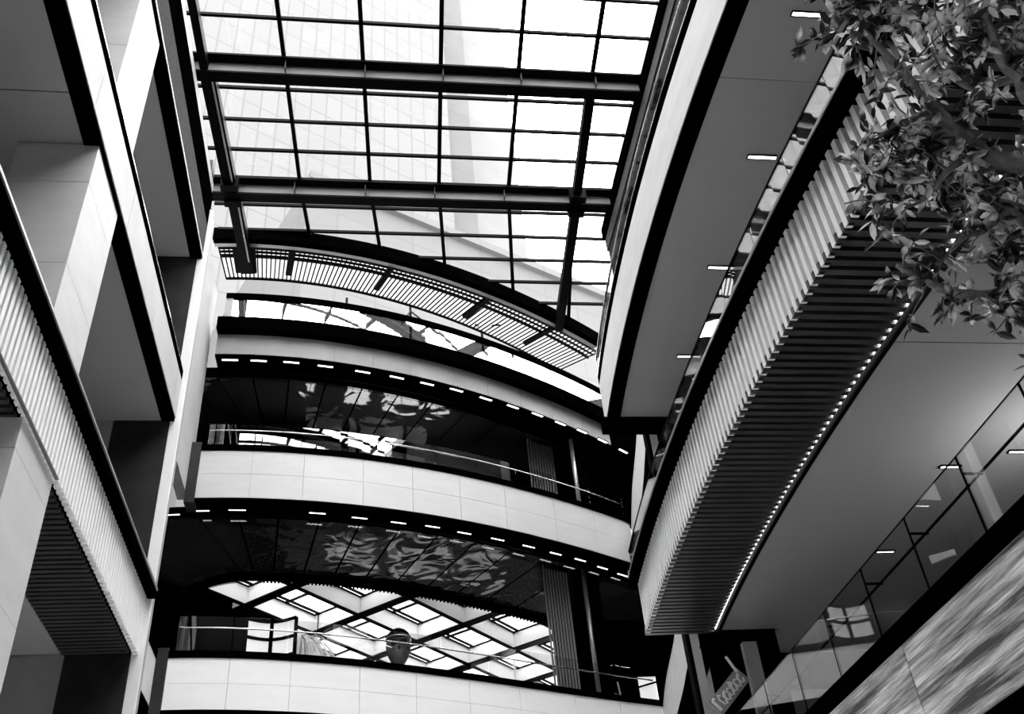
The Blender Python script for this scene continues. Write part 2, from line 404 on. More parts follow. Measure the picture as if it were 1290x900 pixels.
def slat_beam_right():
    t = thing('slatted_balcony', 'vertical slatted balcony edge of the right wing with ribbed lit underside', 'balcony', (5.5, 8, 10))
    P = right_pts(-3, 20.25, 62)
    band(MB(), P, .20, .38, 10.06, 11.34).build('backing', 'black', t)
    mb = MB(); y = -2.0
    while y < 20.15:
        x = Rx(y)+.10; x2 = Rx(y+.088)+.10; mb.hexa([(x,y,10.0),(x+.10,y,10.0),(x2+.10,y+.088,10.0),(x2,y+.088,10.0),(x,y,11.18),(x+.10,y,11.18),(x2+.10,y+.088,11.18),(x2,y+.088,11.18)]); y += .175
    mb.build('face_slats', 'batten', t)
    band(MB(), P, -.07, .22, 11.16, 11.36).build('edge_trim', 'black', t)
    band(MB(), P, -.09, -.02, 11.36, 11.41).build('rail_cap', 'rail_grey', t)
    band(MB(), P, .22, 1.72, 10.14, 10.2).build('soffit_backing', 'black', t)
    mb = MB(); y = -1.0
    while y < 20.2:
        x = Rx(y); mb.box(x+.11, x+1.66, y, y+.1, 10.0, 10.14); y += .175
    mb.build('soffit_slats', 'batten_dark', t)
    band(MB(), P, 1.70, 1.72, 10.085, 10.12).build('light_strip', 'led', t)
    band(MB(), P, 1.72, 1.80, 9.97, 10.2).build('bottom_trim', 'steel_dark', t)
    L_, R_ = to_x(P, .25, 16); MB().sweep(L_, R_, 10.36, 11.05).build('floor_slab', 'soffit', t)
    mb = MB()
    for lo, hi in ((-3, 10.12), (10.14, 20.5)):
        Q = right_pts(lo, min(hi, 20.25), 30); L_, R_ = to_x(Q, 1.8, 16); mb.sweep(L_, R_, 10.06, 10.34)
    mb.box(9.06, 16, 20.25, 22.1, 10.06, 10.34)
    mb.build('soffit', 'soffit', t)
    MB().box(7.8, 16, 20.26, 20.5, 10.35, 11.0).build('end_cap', 'black', t)
    g = thing('glass_balustrade', 'reflective glass balustrade on top of the slatted right wing balcony', 'balustrade', (5.5, 8, 11.4))
    y = -1.0
    while y < 20.0:
        e = min(y+1.35, 20.2); Q = right_pts(y+.008, e-.008, 3)
        band(MB(), Q, .03, .045, 11.42, 12.0).build('glass_panel', 'glass_mirror', g); y = e
    band(MB(), P, .02, .06, 12.0, 12.03).build('handrail', 'steel_dark', g)
slat_beam_right()

# level 1: streaked stone balcony, lower right
SX = 5.35
t = thing('stone_balcony', 'streaked grey stone balcony edge at the lower right corner', 'balcony', (SX, 8, 4.18))
y = -2.7; k = 0
while y < 20.4:
    e = min(y+2.96, 20.4); MB().box(SX, SX+.1, y+.01, e-.01, 4.2, 5.2).build('fascia_panel', 'stone' if k % 2 else 'stone_b', t); y = e; k += 1
MB().box(SX-.02, SX+.25, -2.7, 20.4, 5.2, 5.42).build('top_trim', 'black', t)
MB().box(SX+.03, SX+.3, -2.7, 20.4, 4.05, 4.2).build('bottom_trim', 'black', t)
MB().box(SX+.1, 16, -2.7, 22, 4.3, 5.2).build('floor_slab', 'midwall', t)
g = thing('glass_balustrade', 'tall clear glass balustrade with dark handrail above the streaked stone edge', 'balustrade', (5.5, 8, 5.42))
y = 7.375-1.17*8
hr = MB().tube([(5.74, -2, 6.2), (5.74, 20.2, 6.2)], .015, 8).build('handrail', 'steel_dark', g, True)
while y < 20.2:
    MB().box(5.49, 5.505, y+.012, y+1.158, 5.42, 6.33).build('glass_panel', 'glass', g)
    MB().box(5.488, 5.507, y-.007, y+.007, 5.42, 6.33).build('panel_joint', 'steel_dark', g)
    h = MB().tube([(5.51, y+.02, 6.16), (5.72, y+.02, 6.16)], .016, 6); h.build('rail_bracket', 'steel_dark', hr)
    y += 1.17
MB().box(5.49, 5.505, -2, 20.2, 6.33, 6.338).build('top_edge', 'steel_dark', g)
# grey fin and shop sign near the far end of level 1
MB_ = MB().box(7.62, 7.92, 18.95, 19.1, 5.2, 9.25); tag(MB_.build('fin_wall', 'midwall'), 'narrow grey upright fin beside the dark opening at lower right', 'fin')

# corner pilaster strip on the right and side balcony pieces
t = thing('pilaster', 'thin white vertical strip at the far corner of the right wing', 'pilaster', (7.08, 20.35, 0))
MB().box(6.99, 7.18, 20.32, 20.44, 0, 15.6).build('face_strip', 'white', t)
MB().box(6.90, 7.0, 20.34, 20.6, 0, 15.6).build('side_strip', 'steel_dark', t)
SP = side_pts()
def side_balcony(label, z0, z1):
    t = thing('side_balcony', label, 'balcony', (7.5, 24, z0))
    band(MB(), SP, 0, .12, z0, z1).build('fascia', 'pale', t)
    band(MB(), SP, -.03, .12, z1, z1+.18).build('edge_trim', 'black', t)
    band(MB(), SP, .01, .5, z0-.08, z0).build('bottom_trim', 'black', t)
    band(MB(), SP[5:], .5, 1.9, z0-.02, z0+.2).build('soffit', 'soffit', t)
side_balcony('narrow curved pale balcony side beside the right end of the middle far balcony', 15.72, 17.0)
side_balcony('narrow curved pale balcony side beside the right end of the lowest far balcony', 9.75, 11.0)
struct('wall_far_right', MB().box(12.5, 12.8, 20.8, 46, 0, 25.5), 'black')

# ------------------------------------------------------------------ far balconies
def far_balcony(lv, label, z0, z1, mat, shoe, rows, n_panels, floor_z):
    P = far_pts(lv); t = thing('curved_balcony', label, 'balcony', (0, far_y(lv, 0), z0))
    mb = MB(); n = len(P)-1; g = .005
    for r in range(rows):
        za = z0+(z1-z0)*r/rows; zb = z0+(z1-z0)*(r+1)/rows
        for k in range(n_panels):
            a = round(k*n/n_panels); b = round((k+1)*n/n_panels); Q = [list(p) for p in P[a:b+1]]
            Q[0][0] += g; Q[-1][0] -= g
            band(mb, Q, 0, .1, za+(.004 if r else 0), zb-(.004 if r < rows-1 else 0))
    mb.build('fascia', mat, t)
    band(MB(), P, .03, .2, z0+.01, z1-.01).build('backing', 'pale_dull', t)
    return t, P
# A
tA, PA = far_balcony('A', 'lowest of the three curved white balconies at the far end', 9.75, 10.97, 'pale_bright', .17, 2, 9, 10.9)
band(MB(), PA, -.03, .28, 10.97, 11.14).build('top_trim', 'black', tA)
band(MB(), PA, -.02, 8.5, 9.6, 9.75).build('soffit', 'black', tA)
band(MB(), PA, .28, 15.0, 10.0, 10.9).build('floor_slab', 'dark', tA)
MB().box(-4.98, -4.72, far_y('A', -4.72)-.05, far_y('A', -4.72)+.5, 9.6, 11.2).build('end_trim', 'darkwall', tA)
# B
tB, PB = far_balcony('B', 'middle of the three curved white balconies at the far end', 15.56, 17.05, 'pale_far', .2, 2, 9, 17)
band(MB(), PB, -.03, .28, 17.05, 17.24).build('top_trim', 'black', tB)
band(MB(), PB, .02, 1.0, 15.5, 15.56).build('soffit', 'black', tB)
band(MB(), PB, .28, 5.0, 16.0, 17.0).build('floor_slab', 'dark', tB)
MB().box(-4.98, -4.72, far_y('B', -4.72)-.05, far_y('B', -4.72)+.5, 15.4, 17.3).build('end_trim', 'darkwall', tB)
# C
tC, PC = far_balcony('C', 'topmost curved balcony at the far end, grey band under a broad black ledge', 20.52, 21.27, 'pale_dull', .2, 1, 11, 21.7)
band(MB(), PC, -.30, .28, 21.27, 21.74).build('ledge', 'black', tC)
band(MB(), PC, .02, 1.0, 20.46, 20.52).build('soffit', 'black', tC)
band(MB(), PC, .28, 7.0, 20.9, 21.6).build('floor_slab', 'darkwall', tC)
band(MB(), far_pts('C', 8.37, 12.3, 12), .1, 6.0, 20.46, 22.0).build('end_block', 'black', tC)

# mirror ceilings of the two lobbies behind the balconies, radial panels
def lobby_ceiling(name, lv, z, d0, dl, dr, n, lean):
    P = far_pts(lv, -11.0, 11.8, 150); mb = MB(); N_ = len(P)-1
    inner = off(P, d0)
    def out(k):
        x, y, nx, ny = P[k]; d = dl+(dr-dl)*k/N_
        return (x+nx*d+max(0, -3.0-x)*.09*d, y+ny*d)
    step = max(1, round(N_/n))
    for a in range(0, N_, step):
        b = min(a+step, N_); Q = range(a, b+1)
        L_ = [inner[k] for k in Q]; R_ = [out(k) for k in Q]
        L_[0] = (L_[0][0]+.03, L_[0][1]); L_[-1] = (L_[-1][0]-.03, L_[-1][1]); R_[0] = (R_[0][0]+.03, R_[0][1]); R_[-1] = (R_[-1][0]-.03, R_[-1][1])
        mb.sweep(L_, R_, z, z+.05)
    struct(name, mb, 'mirror')
    struct('trim_edge_'+name, MB().sweep(off(P, .97), off(P, 1.0), z-.2, z+.16), 'black')
    struct(name+'_deck', MB().sweep(inner, [out(k) for k in range(N_+1)], z+.06, z+.16), 'black')
    E0 = [out(k) for k in range(N_+1)]; E1 = [(x, y+.35) for x, y in E0]
    struct('trim_'+name, MB().sweep(E0, E1, z-.14, z+.16), 'black')
    return E0
EA = lobby_ceiling('ceiling_lower_lobby', 'B', 15.70, 1.0, 4.6, 4.8, 20, 0.0)
EB = lobby_ceiling('ceiling_upper_lobby', 'C', 20.60, 1.0, 4.3, 3.5, 20, 0.0)
# teeth along the outer lip of the lower lobby ceiling
mb = MB()
for k in range(0, len(EA)-1):
    x, y = EA[k]; x2, y2 = EA[k+1]
    mb.box(x, x+(x2-x)*.5, y+.34, y+.44, 15.55, 15.8)
struct('trim_teeth', mb, 'black')
# back wall of upper lobby with openings
def back_wall():
    W0 = [(x, y+.36) for x, y in EB]; W1 = [(x, y+.56) for x, y in EB]
    n = len(EB)-1; mb = MB()
    mb.sweep(W0, W1, 17.0, 19.5)
    def idx(x): return min(range(n+1), key=lambda k: abs(EB[k][0]-x))
    holes = [(-3.9, -2.35, 20.15), (-2.25, -1.05, 19.5), (-.9, -.62, 19.5), (-.5, 1.05, 19.5), (1.15, 1.8, 19.5)]
    cur = 0
    for i, (xa, xb, zb) in enumerate(holes):
        a, b = idx(xa), idx(xb)
        mb.sweep(W0[cur:a+1], W1[cur:a+1], 19.5, 20.8)
        if zb > 19.55: mb.sweep(W0[a:b+1], W1[a:b+1], 19.5, zb)
        struct('window_%d' % (i+1), MB().sweep(W0[a:b+1], [(x, y+.02) for x, y in W0[a:b+1]], zb, 20.5), 'glass_roof')
        cur = b
    mb.sweep(W0[cur:], W1[cur:], 19.5, 20.8)
    struct('wall_upper_lobby', mb, 'black')
back_wall()

# downlights in rows
def downlight(name, label, group, c, dx, dy, L, W, z, face=-1):
    t = thing(name, label, 'light', (c[0], c[1], z), group)
    d = Vector((dx, dy, 0)).normalized(); s = Vector((-d.y, d.x, 0)); C_ = Vector((c[0], c[1], 0))
    def q(a, b, h): return [C_+d*(sx*a)+s*(sy*b)+Vector((0,0,h)) for sx, sy in ((-1,-1),(1,-1),(1,1),(-1,1))]
    MB().hexa(q(L/2, W/2, z-.012)+q(L/2, W/2, z+.02)).build('diffuser', 'lamp', t)
    fr = MB()
    for sg in (-1, 1):
        fr.bar(C_+d*(-L/2-.015)+s*(sg*(W/2+.01))+Vector((0,0,z)), C_+d*(L/2+.015)+s*(sg*(W/2+.01))+Vector((0,0,z)), .02, .04)
        fr.bar(C_+d*(sg*(L/2+.01))-s*(W/2)+Vector((0,0,z)), C_+d*(sg*(L/2+.01))+s*(W/2)+Vector((0,0,z)), .02, .04)
    fr.build('frame', 'steel_dark', t)
for px, py in [(290,453),(326,454),(367,456),(410,461),(457,468),(500,475),(538,483),(575,491),(612,502),(646,512),(677,522),(706,533),(733,543),(759,555),(785,568)]:
    p = at_z(px, py, 20.46); d = (3*CF['C'][0]*p.x+2*CF['C'][1])*p.x+CF['C'][2]
    downlight('downlight', 'short white downlight bar in the row under the topmost curved balcony', 'downlights under the topmost curved balcony', (p.x, p.y), 1, d, .46, .075, 20.45)
for px, py in [(216,648),(253,643),(299,642),(400,646),(453,652),(502,658),(545,663),(585,671),(627,679),(666,688),(700,697),(731,705),(759,715),(784,724)]:
    p = at_z(px, py, 15.5); d = (3*CF['B'][0]*p.x+2*CF['B'][1])*p.x+CF['B'][2]
    downlight('downlight', 'short white downlight bar in the row under the middle curved balcony', 'downlights under the middle curved balcony', (p.x, p.y), 1, d, .44, .06, 15.49)
for i, (px, py) in enumerate([(1018,18),(960,198),(908,337),(868,449)]):
    p = at_z(px, py, 15.69)
    downlight('downlight', ['white light bar in the right wing ceiling just left of the tree top', 'white light bar on the upper right grey ceiling, second from the tree', 'white light bar on the upper right grey ceiling, third from the tree', 'white light bar on the upper right grey ceiling, farthest from the tree'][i], 'light bars in the upper right ceiling', (p.x, p.y), 1, 0, .55, .07, 15.69)
for i, (px, py) in enumerate([(1197,588),(1115,695),(1283,569)]):
    p = at_z(px, py, 10.05)
    downlight('downlight', ['white light bar on the lower right grey ceiling near the glass joint', 'white light bar on the lower right grey ceiling, farthest along', 'white light bar on the lower right grey ceiling by the picture edge'][i], 'light bars in the lower right ceiling', (p.x, p.y), 1, 0, .36, .06, 10.05)
for i, (px, py) in enumerate([(120,546),(134,546)]):
    p = at_z(px, py, 15.88)
    downlight('downlight', ['white light bar beyond the slatted left balcony, nearer its rail', 'white light bar beyond the slatted left balcony, nearer the dark end wall'][i], 'light bars in the left wing ceiling', (p.x, p.y), .15, 1, .6, .09, 15.88)

# smoke curtains: short hanging glass strips that mirror the light bars
for lv, z, lab in (('B', 15.5, 'hanging glass strip behind the lights of the middle curved balcony'), ('C', 20.46, 'hanging glass strip behind the lights of the topmost curved balcony')):
    dd = .82 if lv == 'B' else .74; P = far_pts(lv, -4.6, 8.9, 54); t = thing('smoke_curtain', lab, 'glass screen', (0, far_y(lv, 0)+.9, z))
    for a in range(0, 54, 9): band(MB(), P[a:a+10], dd, dd+.015, z-.36, z).build('glass_panel', 'glass_curtain', t)
    band(MB(), P, dd-.02, dd+.04, z-.03, z).build('channel', 'steel_dark', t)

# balustrades of the far balconies
def far_balustrade(lv, label, zb, zt, mat, rail_mat, step, x1=8.3, rail=.03, d=.1):
    P = far_pts(lv, -4.6, x1, 60); t = thing('glass_balustrade', label, 'balustrade', (0, far_y(lv, 0), zb))
    for a in range(0, 60, step):
        Q = [list(p) for p in P[a:a+step+1]]; Q[0][0] += .012; Q[-1][0] -= .012
        band(MB(), Q, d, d+.015, zb, zt).build('glass_panel', mat, t)
    return t, P
t, P = far_balustrade('A', 'clear glass balustrade with bright rail on the lowest curved balcony', 11.14, 12.05, 'glass', 'rail_bright', 6)
MB().tube([(x, y, 11.80) for x, y in off(P, .2)], .022, 8).build('handrail', 'rail_bright', t, True)
t, P = far_balustrade('B', 'clear glass balustrade with bright rail on the middle curved balcony', 17.24, 18.0, 'glass', 'rail_bright', 6)
MB().tube([(x, y, 17.86) for x, y in off(P, .2)], .022, 8).build('handrail', 'rail_bright', t, True)
t, P = far_balustrade('C', 'mirror-bright glass balustrade on the topmost curved balcony', 21.74, 22.72, 'glass_coated', 'black', 10, d=-.02)
band(MB(), P, -.08, .08, 22.72, 22.9).build('handrail', 'black', t)
band(MB(), [P[0], P[1]], -.04, .1, 21.74, 22.72).build('end_post', 'web', t)

# ------------------------------------------------------------------ lobby contents at level A
# dark lobby columns
for (x, y, r, lab, z0, z1) in ((6.85, 29.0, .42, 'dark round lobby column at the right of the lowest far lobby', 10.9, 15.7), (6.95, 28.6+.1, .5, 'dark round column in the middle far lobby at right', 17.0, 20.6)):
    t = thing('lobby_column', lab, 'column', (x, y, z0))
    MB().lathe((x, y, z0), [(r+.06, 0), (r+.06, .2), (r, .22), (r, z1-z0-.2), (r+.04, z1-z0-.18), (r+.04, z1-z0)], 28).build('shaft', 'black', t, True)
    MB().lathe((x-.15, y-r-.05, z0), [(.07, 0), (.07, z1-z0)], 10).build('bright_tube', 'rail_grey', t, True)
# vertical slat screen
def screen(lab, x0, x1, y0, y1, z0, z1, n):
    t = thing('slat_screen', lab, 'screen', ((x0+x1)/2, (y0+y1)/2, z0))
    mb = MB()
    for k in range(n):
        u = k/(n-1); x = x0+(x1-x0)*u; y = y0+(y1-y0)*u; mb.box(x-.022, x+.022, y-.05, y+.05, z0, z1)
    mb.build('slats', 'mid_stone', t)
    MB().bar((x0-.03, y0, z0+.05), (x1+.03, y1, z0+.05), .12, .1).build('bottom_rail', 'steel_dark', t)
    MB().bar((x0-.03, y0, z1-.05), (x1+.03, y1, z1-.05), .12, .1).build('top_rail', 'steel_dark', t)
screen('upright slatted metal screen beside the dark column in the lowest far lobby', 5.35, 6.15, 28.2, 28.6, 10.9, 15.7, 9)
screen('upright slatted metal screen in the middle far lobby', 5.3, 6.2, 28.3, 28.7, 17.0, 20.6, 10)

# diagrid glass roof beyond the lower lobby
def diagrid():
    t = thing('diagrid_roof', 'glass roof of crossing diagonal beams seen beyond the lowest far lobby', 'glass roof', (0, 34, 16.6))
    Z0 = 16.6; y0, y1 = 28.6, 46.0; x0, x1 = -9.5, 9.5
    def clip(px, py, dx, dy):
        ts = []
        ta, tb = -1e9, 1e9
        for p, d, lo, hi in ((px, dx, x0, x1), (py, dy, y0, y1)):
            a, b = (lo-p)/d, (hi-p)/d
            if a > b: a, b = b, a
            ta, tb = max(ta, a), min(tb, b)
        return (ta, tb) if tb > ta+.2 else None
    for dx, dy, ref, sp in ((.755, -.656, -.05, 5.0), (.656, .755, -.72, 2.9)):
        for k in range(-10, 11):
            px, py = ref+k*sp, 33.0
            c = clip(px, py, dx, dy)
            if c:
                a = (px+dx*c[0], py+dy*c[0]); b = (px+dx*c[1], py+dy*c[1])
                bm_ = MB().bar((*a, Z0+.18), (*b, Z0+.18), .14, .62).build('beam', 'white', t)
                fl = MB(); fl.bar((*a, Z0-.16), (*b, Z0-.16), (.36 if sp > 4 else .15), .05); fl.bar((*a, Z0+.5), (*b, Z0+.5), .24, .05); fl.build('flange', 'steel_dark', bm_)
            for h in ((.13, .87) if sp < 4 else (.10, .52)):
                qx = px+sp*h; c2 = clip(qx, py, dx, dy)
                if c2: MB().bar((qx+dx*c2[0], py+dy*c2[0], Z0+.5), (qx+dx*c2[1], py+dy*c2[1], Z0+.5), .07, .08).build('glazing_bar', 'steel_dark', t)
    MB().box(x0, x1, y0, y1, Z0+.56, Z0+.58).build('glass_pane', 'glass_frosted', t)
diagrid()
struct('wall_lower_lobby', MB().box(-9.5, 9.5, 46.0, 46.3, 0, 16.5), 'darkwall')
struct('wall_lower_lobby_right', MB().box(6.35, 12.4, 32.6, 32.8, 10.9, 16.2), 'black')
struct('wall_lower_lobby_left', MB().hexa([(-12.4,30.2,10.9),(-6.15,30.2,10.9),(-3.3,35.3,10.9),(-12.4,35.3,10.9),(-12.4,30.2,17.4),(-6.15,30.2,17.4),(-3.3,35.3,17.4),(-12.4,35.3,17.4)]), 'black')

# small white cylinders standing in for skylight reflections by the diagrid beams
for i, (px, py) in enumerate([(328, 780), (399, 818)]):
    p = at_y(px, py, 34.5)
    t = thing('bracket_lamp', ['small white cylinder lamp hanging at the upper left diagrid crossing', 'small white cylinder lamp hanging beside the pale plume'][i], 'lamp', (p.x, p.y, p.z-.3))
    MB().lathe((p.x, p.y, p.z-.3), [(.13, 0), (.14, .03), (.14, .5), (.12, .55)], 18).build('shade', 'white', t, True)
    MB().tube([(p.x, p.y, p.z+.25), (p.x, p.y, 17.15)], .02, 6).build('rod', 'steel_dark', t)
# curved glowing panel in place of a skylight reflection, and pale plume behind the glass
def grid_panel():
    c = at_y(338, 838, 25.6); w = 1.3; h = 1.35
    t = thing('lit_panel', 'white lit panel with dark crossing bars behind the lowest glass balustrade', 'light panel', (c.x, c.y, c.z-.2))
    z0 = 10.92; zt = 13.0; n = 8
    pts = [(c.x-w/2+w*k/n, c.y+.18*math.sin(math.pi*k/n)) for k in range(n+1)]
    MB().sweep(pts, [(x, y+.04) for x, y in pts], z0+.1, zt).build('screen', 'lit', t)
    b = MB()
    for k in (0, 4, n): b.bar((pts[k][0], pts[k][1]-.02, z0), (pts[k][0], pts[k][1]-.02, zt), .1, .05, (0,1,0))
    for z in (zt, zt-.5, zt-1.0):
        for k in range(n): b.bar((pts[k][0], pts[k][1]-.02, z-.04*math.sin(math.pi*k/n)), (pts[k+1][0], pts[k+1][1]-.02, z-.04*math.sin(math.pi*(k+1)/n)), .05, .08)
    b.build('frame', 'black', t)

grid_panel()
def plume(lab, px, py, y, h, n, mat):
    c = at_y(px, py, y); z0 = 10.9
    t = thing('feather_grass', lab, 'plant', (c.x, c.y, z0))
    MB().lathe((c.x, c.y, z0), [(.2, 0), (.24, .05), (.28, 1.0), (.25, 1.02), (.23, .97)], 18).build('pot', 'darkwall', t, True)
    mb = MB()
    for k in range(n):
        a = random.uniform(-.4, 2*math.pi); s = random.uniform(.15, .75); hh = h*random.uniform(.8, 1.05); pr = None
        for j in range(7):
            u = j/6; r = s*u**1.3; z = z0+1.0+hh*(2.1*u-2.2*u*u)
            p = Vector((c.x-.2+.4*u+r*math.cos(a), c.y+r*math.sin(a)*.6, z)); w = .035*(1-u*.8)
            sd = Vector((-math.sin(a), math.cos(a), 0))*w+Vector((w, 0, 0))
            if pr: mb.quad(pr[0]-pr[1], pr[0]+pr[1], p+sd, p-sd)
            pr = (p, sd)
    mb.build('plumes', mat, t)
plume('pale drooping feather grass behind the lowest glass balustrade', 383, 838, 25.9, 1.35, 150, 'white')
def skull():
    c = at_y(502, 832, 25.3); z0 = 10.9; cx, cy = c.x, c.y
    t = thing('head_sculpture', 'dark rounded head-shaped sculpture with a cap behind the lowest glass balustrade', 'sculpture', (cx, cy, z0))
    MB().box(cx-.22, cx+.22, cy-.16, cy+.2, z0, z0+.42).build('plinth', 'dark', t)
    z0 += .12
    import bmesh
    bm = bmesh.new(); bmesh.ops.create_uvsphere(bm, u_segments=32, v_segments=24, radius=1)
    for v in bm.verts:
        x, y, z = v.co
        w = 1.0 if z > -.1 else 1.0-.16*min(1, (-.1-z)/.6)     # narrower jaw
        X = x*.33*w; Y = y*.30*w; Z = z*.55
        if y < 0:
            for ex in (-.115, .115):                             # eye hollows
                d2 = ((X-ex)/.085)**2+((Z-.05)/.075)**2
                if d2 < 1: Y += .10*(1-d2)
            d2 = (X/.045)**2+((Z+.075)/.07)**2
            if d2 < 1: Y += .06*(1-d2)
            d2 = (X/.12)**2+((Z+.23)/.03)**2
            if d2 < 1: Y += .03*(1-d2)
        v.co = (cx+X, cy+Y, z0+.92+Z)
    me = bpy.data.meshes.new('face'); bm.to_mesh(me); bm.free(); me.materials.append(M['web'])
    me.polygons.foreach_set('use_smooth', [True]*len(me.polygons))
    me.materials[0] = M['cast']; o = bpy.data.objects.new('face', me); COL.objects.link(o); put(o, t)
    for sx, r in ((-.125, .10), (.125, .10)):
        MB().lathe((cx+sx, cy-.25, z0+.90), [(r*.3, 0), (r*.9, .03), (r, .075), (r*.9, .12), (r*.3, .15)], 14).build('eye_socket', 'black', t, True)
    MB().lathe((cx, cy-.27, z0+.78), [(.035, 0), (.04, .04), (.01, .1)], 10).build('nose_hollow', 'black', t, True)
    MB().lathe((cx, cy, z0+1.16), [(.325, 0), (.335, .05), (.31, .06), (.28, .14), (.2, .22), (.08, .265), (.01, .27)], 28).build('cap', 'black', t, True)
    MB().lathe((cx, cy, z0+1.13), [(.345, 0), (.345, .03)], 28).build('cap_band', 'rail_grey', t, True)
skull()
# upright thin light and pale panels standing in for reflections at right end
p = at_y(649, 850, 27.0)
t = thing('light_post', 'thin white upright post behind the lowest glass balustrade at right of the diagrid', 'post', (p.x, p.y, 10.9))
MB().lathe((p.x, p.y, 10.9), [(.09, 0), (.09, .04), (.03, .06), (.03, 1.25), (.0, 1.27)], 12).build('tube', 'white', t, True)
p = at_y(800, 870, 30.2)
t = thing('display_board', 'pale leaning board at the right end of the lowest far lobby', 'board', (p.x, p.y, 10.9))
MB().hexa([(p.x-1.0,p.y,10.9),(p.x+.6,p.y+.7,10.9),(p.x+.6,p.y+.76,10.9),(p.x-1.0,p.y+.06,10.9),(p.x-.9,p.y+.3,12.5),(p.x+.5,p.y+1.0,12.2),(p.x+.5,p.y+1.06,12.2),(p.x-.9,p.y+.36,12.5)]).build('board_panel', 'web', t)
MB().bar((p.x-.3, p.y+.25, 10.9), (p.x-.45, p.y+.3, 12.7), .05, .05).build('pole', 'white', t)
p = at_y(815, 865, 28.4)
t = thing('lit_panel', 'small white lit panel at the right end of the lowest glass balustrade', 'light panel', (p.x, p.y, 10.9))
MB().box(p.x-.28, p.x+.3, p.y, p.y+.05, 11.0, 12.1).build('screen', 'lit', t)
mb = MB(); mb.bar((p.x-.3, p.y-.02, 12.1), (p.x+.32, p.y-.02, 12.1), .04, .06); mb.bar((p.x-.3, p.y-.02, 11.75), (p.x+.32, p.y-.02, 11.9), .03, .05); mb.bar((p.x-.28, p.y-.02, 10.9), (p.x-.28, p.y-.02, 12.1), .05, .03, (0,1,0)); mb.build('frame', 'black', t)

# glowing boards added before the upper lobby back wall for the ceiling to mirror
for i, (x, w, h0, h1) in enumerate(((-2.2, .35, 17.7, 19.3), (-.55, .8, 17.8, 19.5), (.95, 1.3, 17.9, 19.4), (2.3, .8, 17.6, 19.2))):
    P = far_pts('B', x, x+.1, 1)[0]; y = P[1]+3.7
    t = thing('lit_panel', ['narrow pale lit board at the back of the middle far lobby, under the windows', 'pale lit board at the back of the middle far lobby, next to the narrow one', 'wide pale lit board at the back of the middle far lobby', 'pale lit board at the back of the middle far lobby nearest the slatted screen'][i], 'light panel', (x, y, 17))
    MB().box(x-w/2, x+w/2, y, y+.06, h0, h1).build('screen', 'lit2', t)
    mb = MB()
    for sx in (-1, 1): mb.box(x+sx*w/2-.03, x+sx*w/2+.03, y-.02, y+.08, 17.0, h1+.03)
    mb.box(x-w/2-.03, x+w/2+.03, y-.02, y+.08, h1, h1+.05); mb.box(x-.02, x+.02, y-.02, y, h0, h1); mb.box(x-w/2, x+w/2, y-.02, y, (h0+h1)/2-.03, (h0+h1)/2+.03); mb.build('frame', 'black', t)
# pale sofas added under the diagrid roof for the lower lobby ceiling to mirror
for i, (x, y, w) in enumerate(((-.9, 35.2, 1.6), (1.9, 35.8, 2.0), (4.4, 36.2, 1.4))):
    t = thing('sofa', ['pale sofa on the floor under the diagrid roof, left of three', 'widest pale sofa on the floor under the diagrid roof', 'pale sofa on the floor under the diagrid roof, right of three'][i], 'sofa', (x, y, 10.9))
    MB().box(x-w/2, x+w/2, y-.4, y+.4, 11.0, 11.35).build('seat', 'white', t)
    MB().box(x-w/2, x+w/2, y+.4, y+.6, 11.0, 11.75).build('backrest', 'white', t)
    for sx in (-1, 1): MB().box(x+sx*(w/2+.08)-.08, x+sx*(w/2+.08)+.08, y-.4, y+.6, 11.0, 11.55).build('armrest', 'white', t)
    for sx in (-1, 1):
        for sy in (-.35, .5): MB().box(x+sx*(w/2-.1)-.03, x+sx*(w/2-.1)+.03, y+sy-.03, y+sy+.03, 10.9, 11.0).build('leg', 'steel_dark', t)

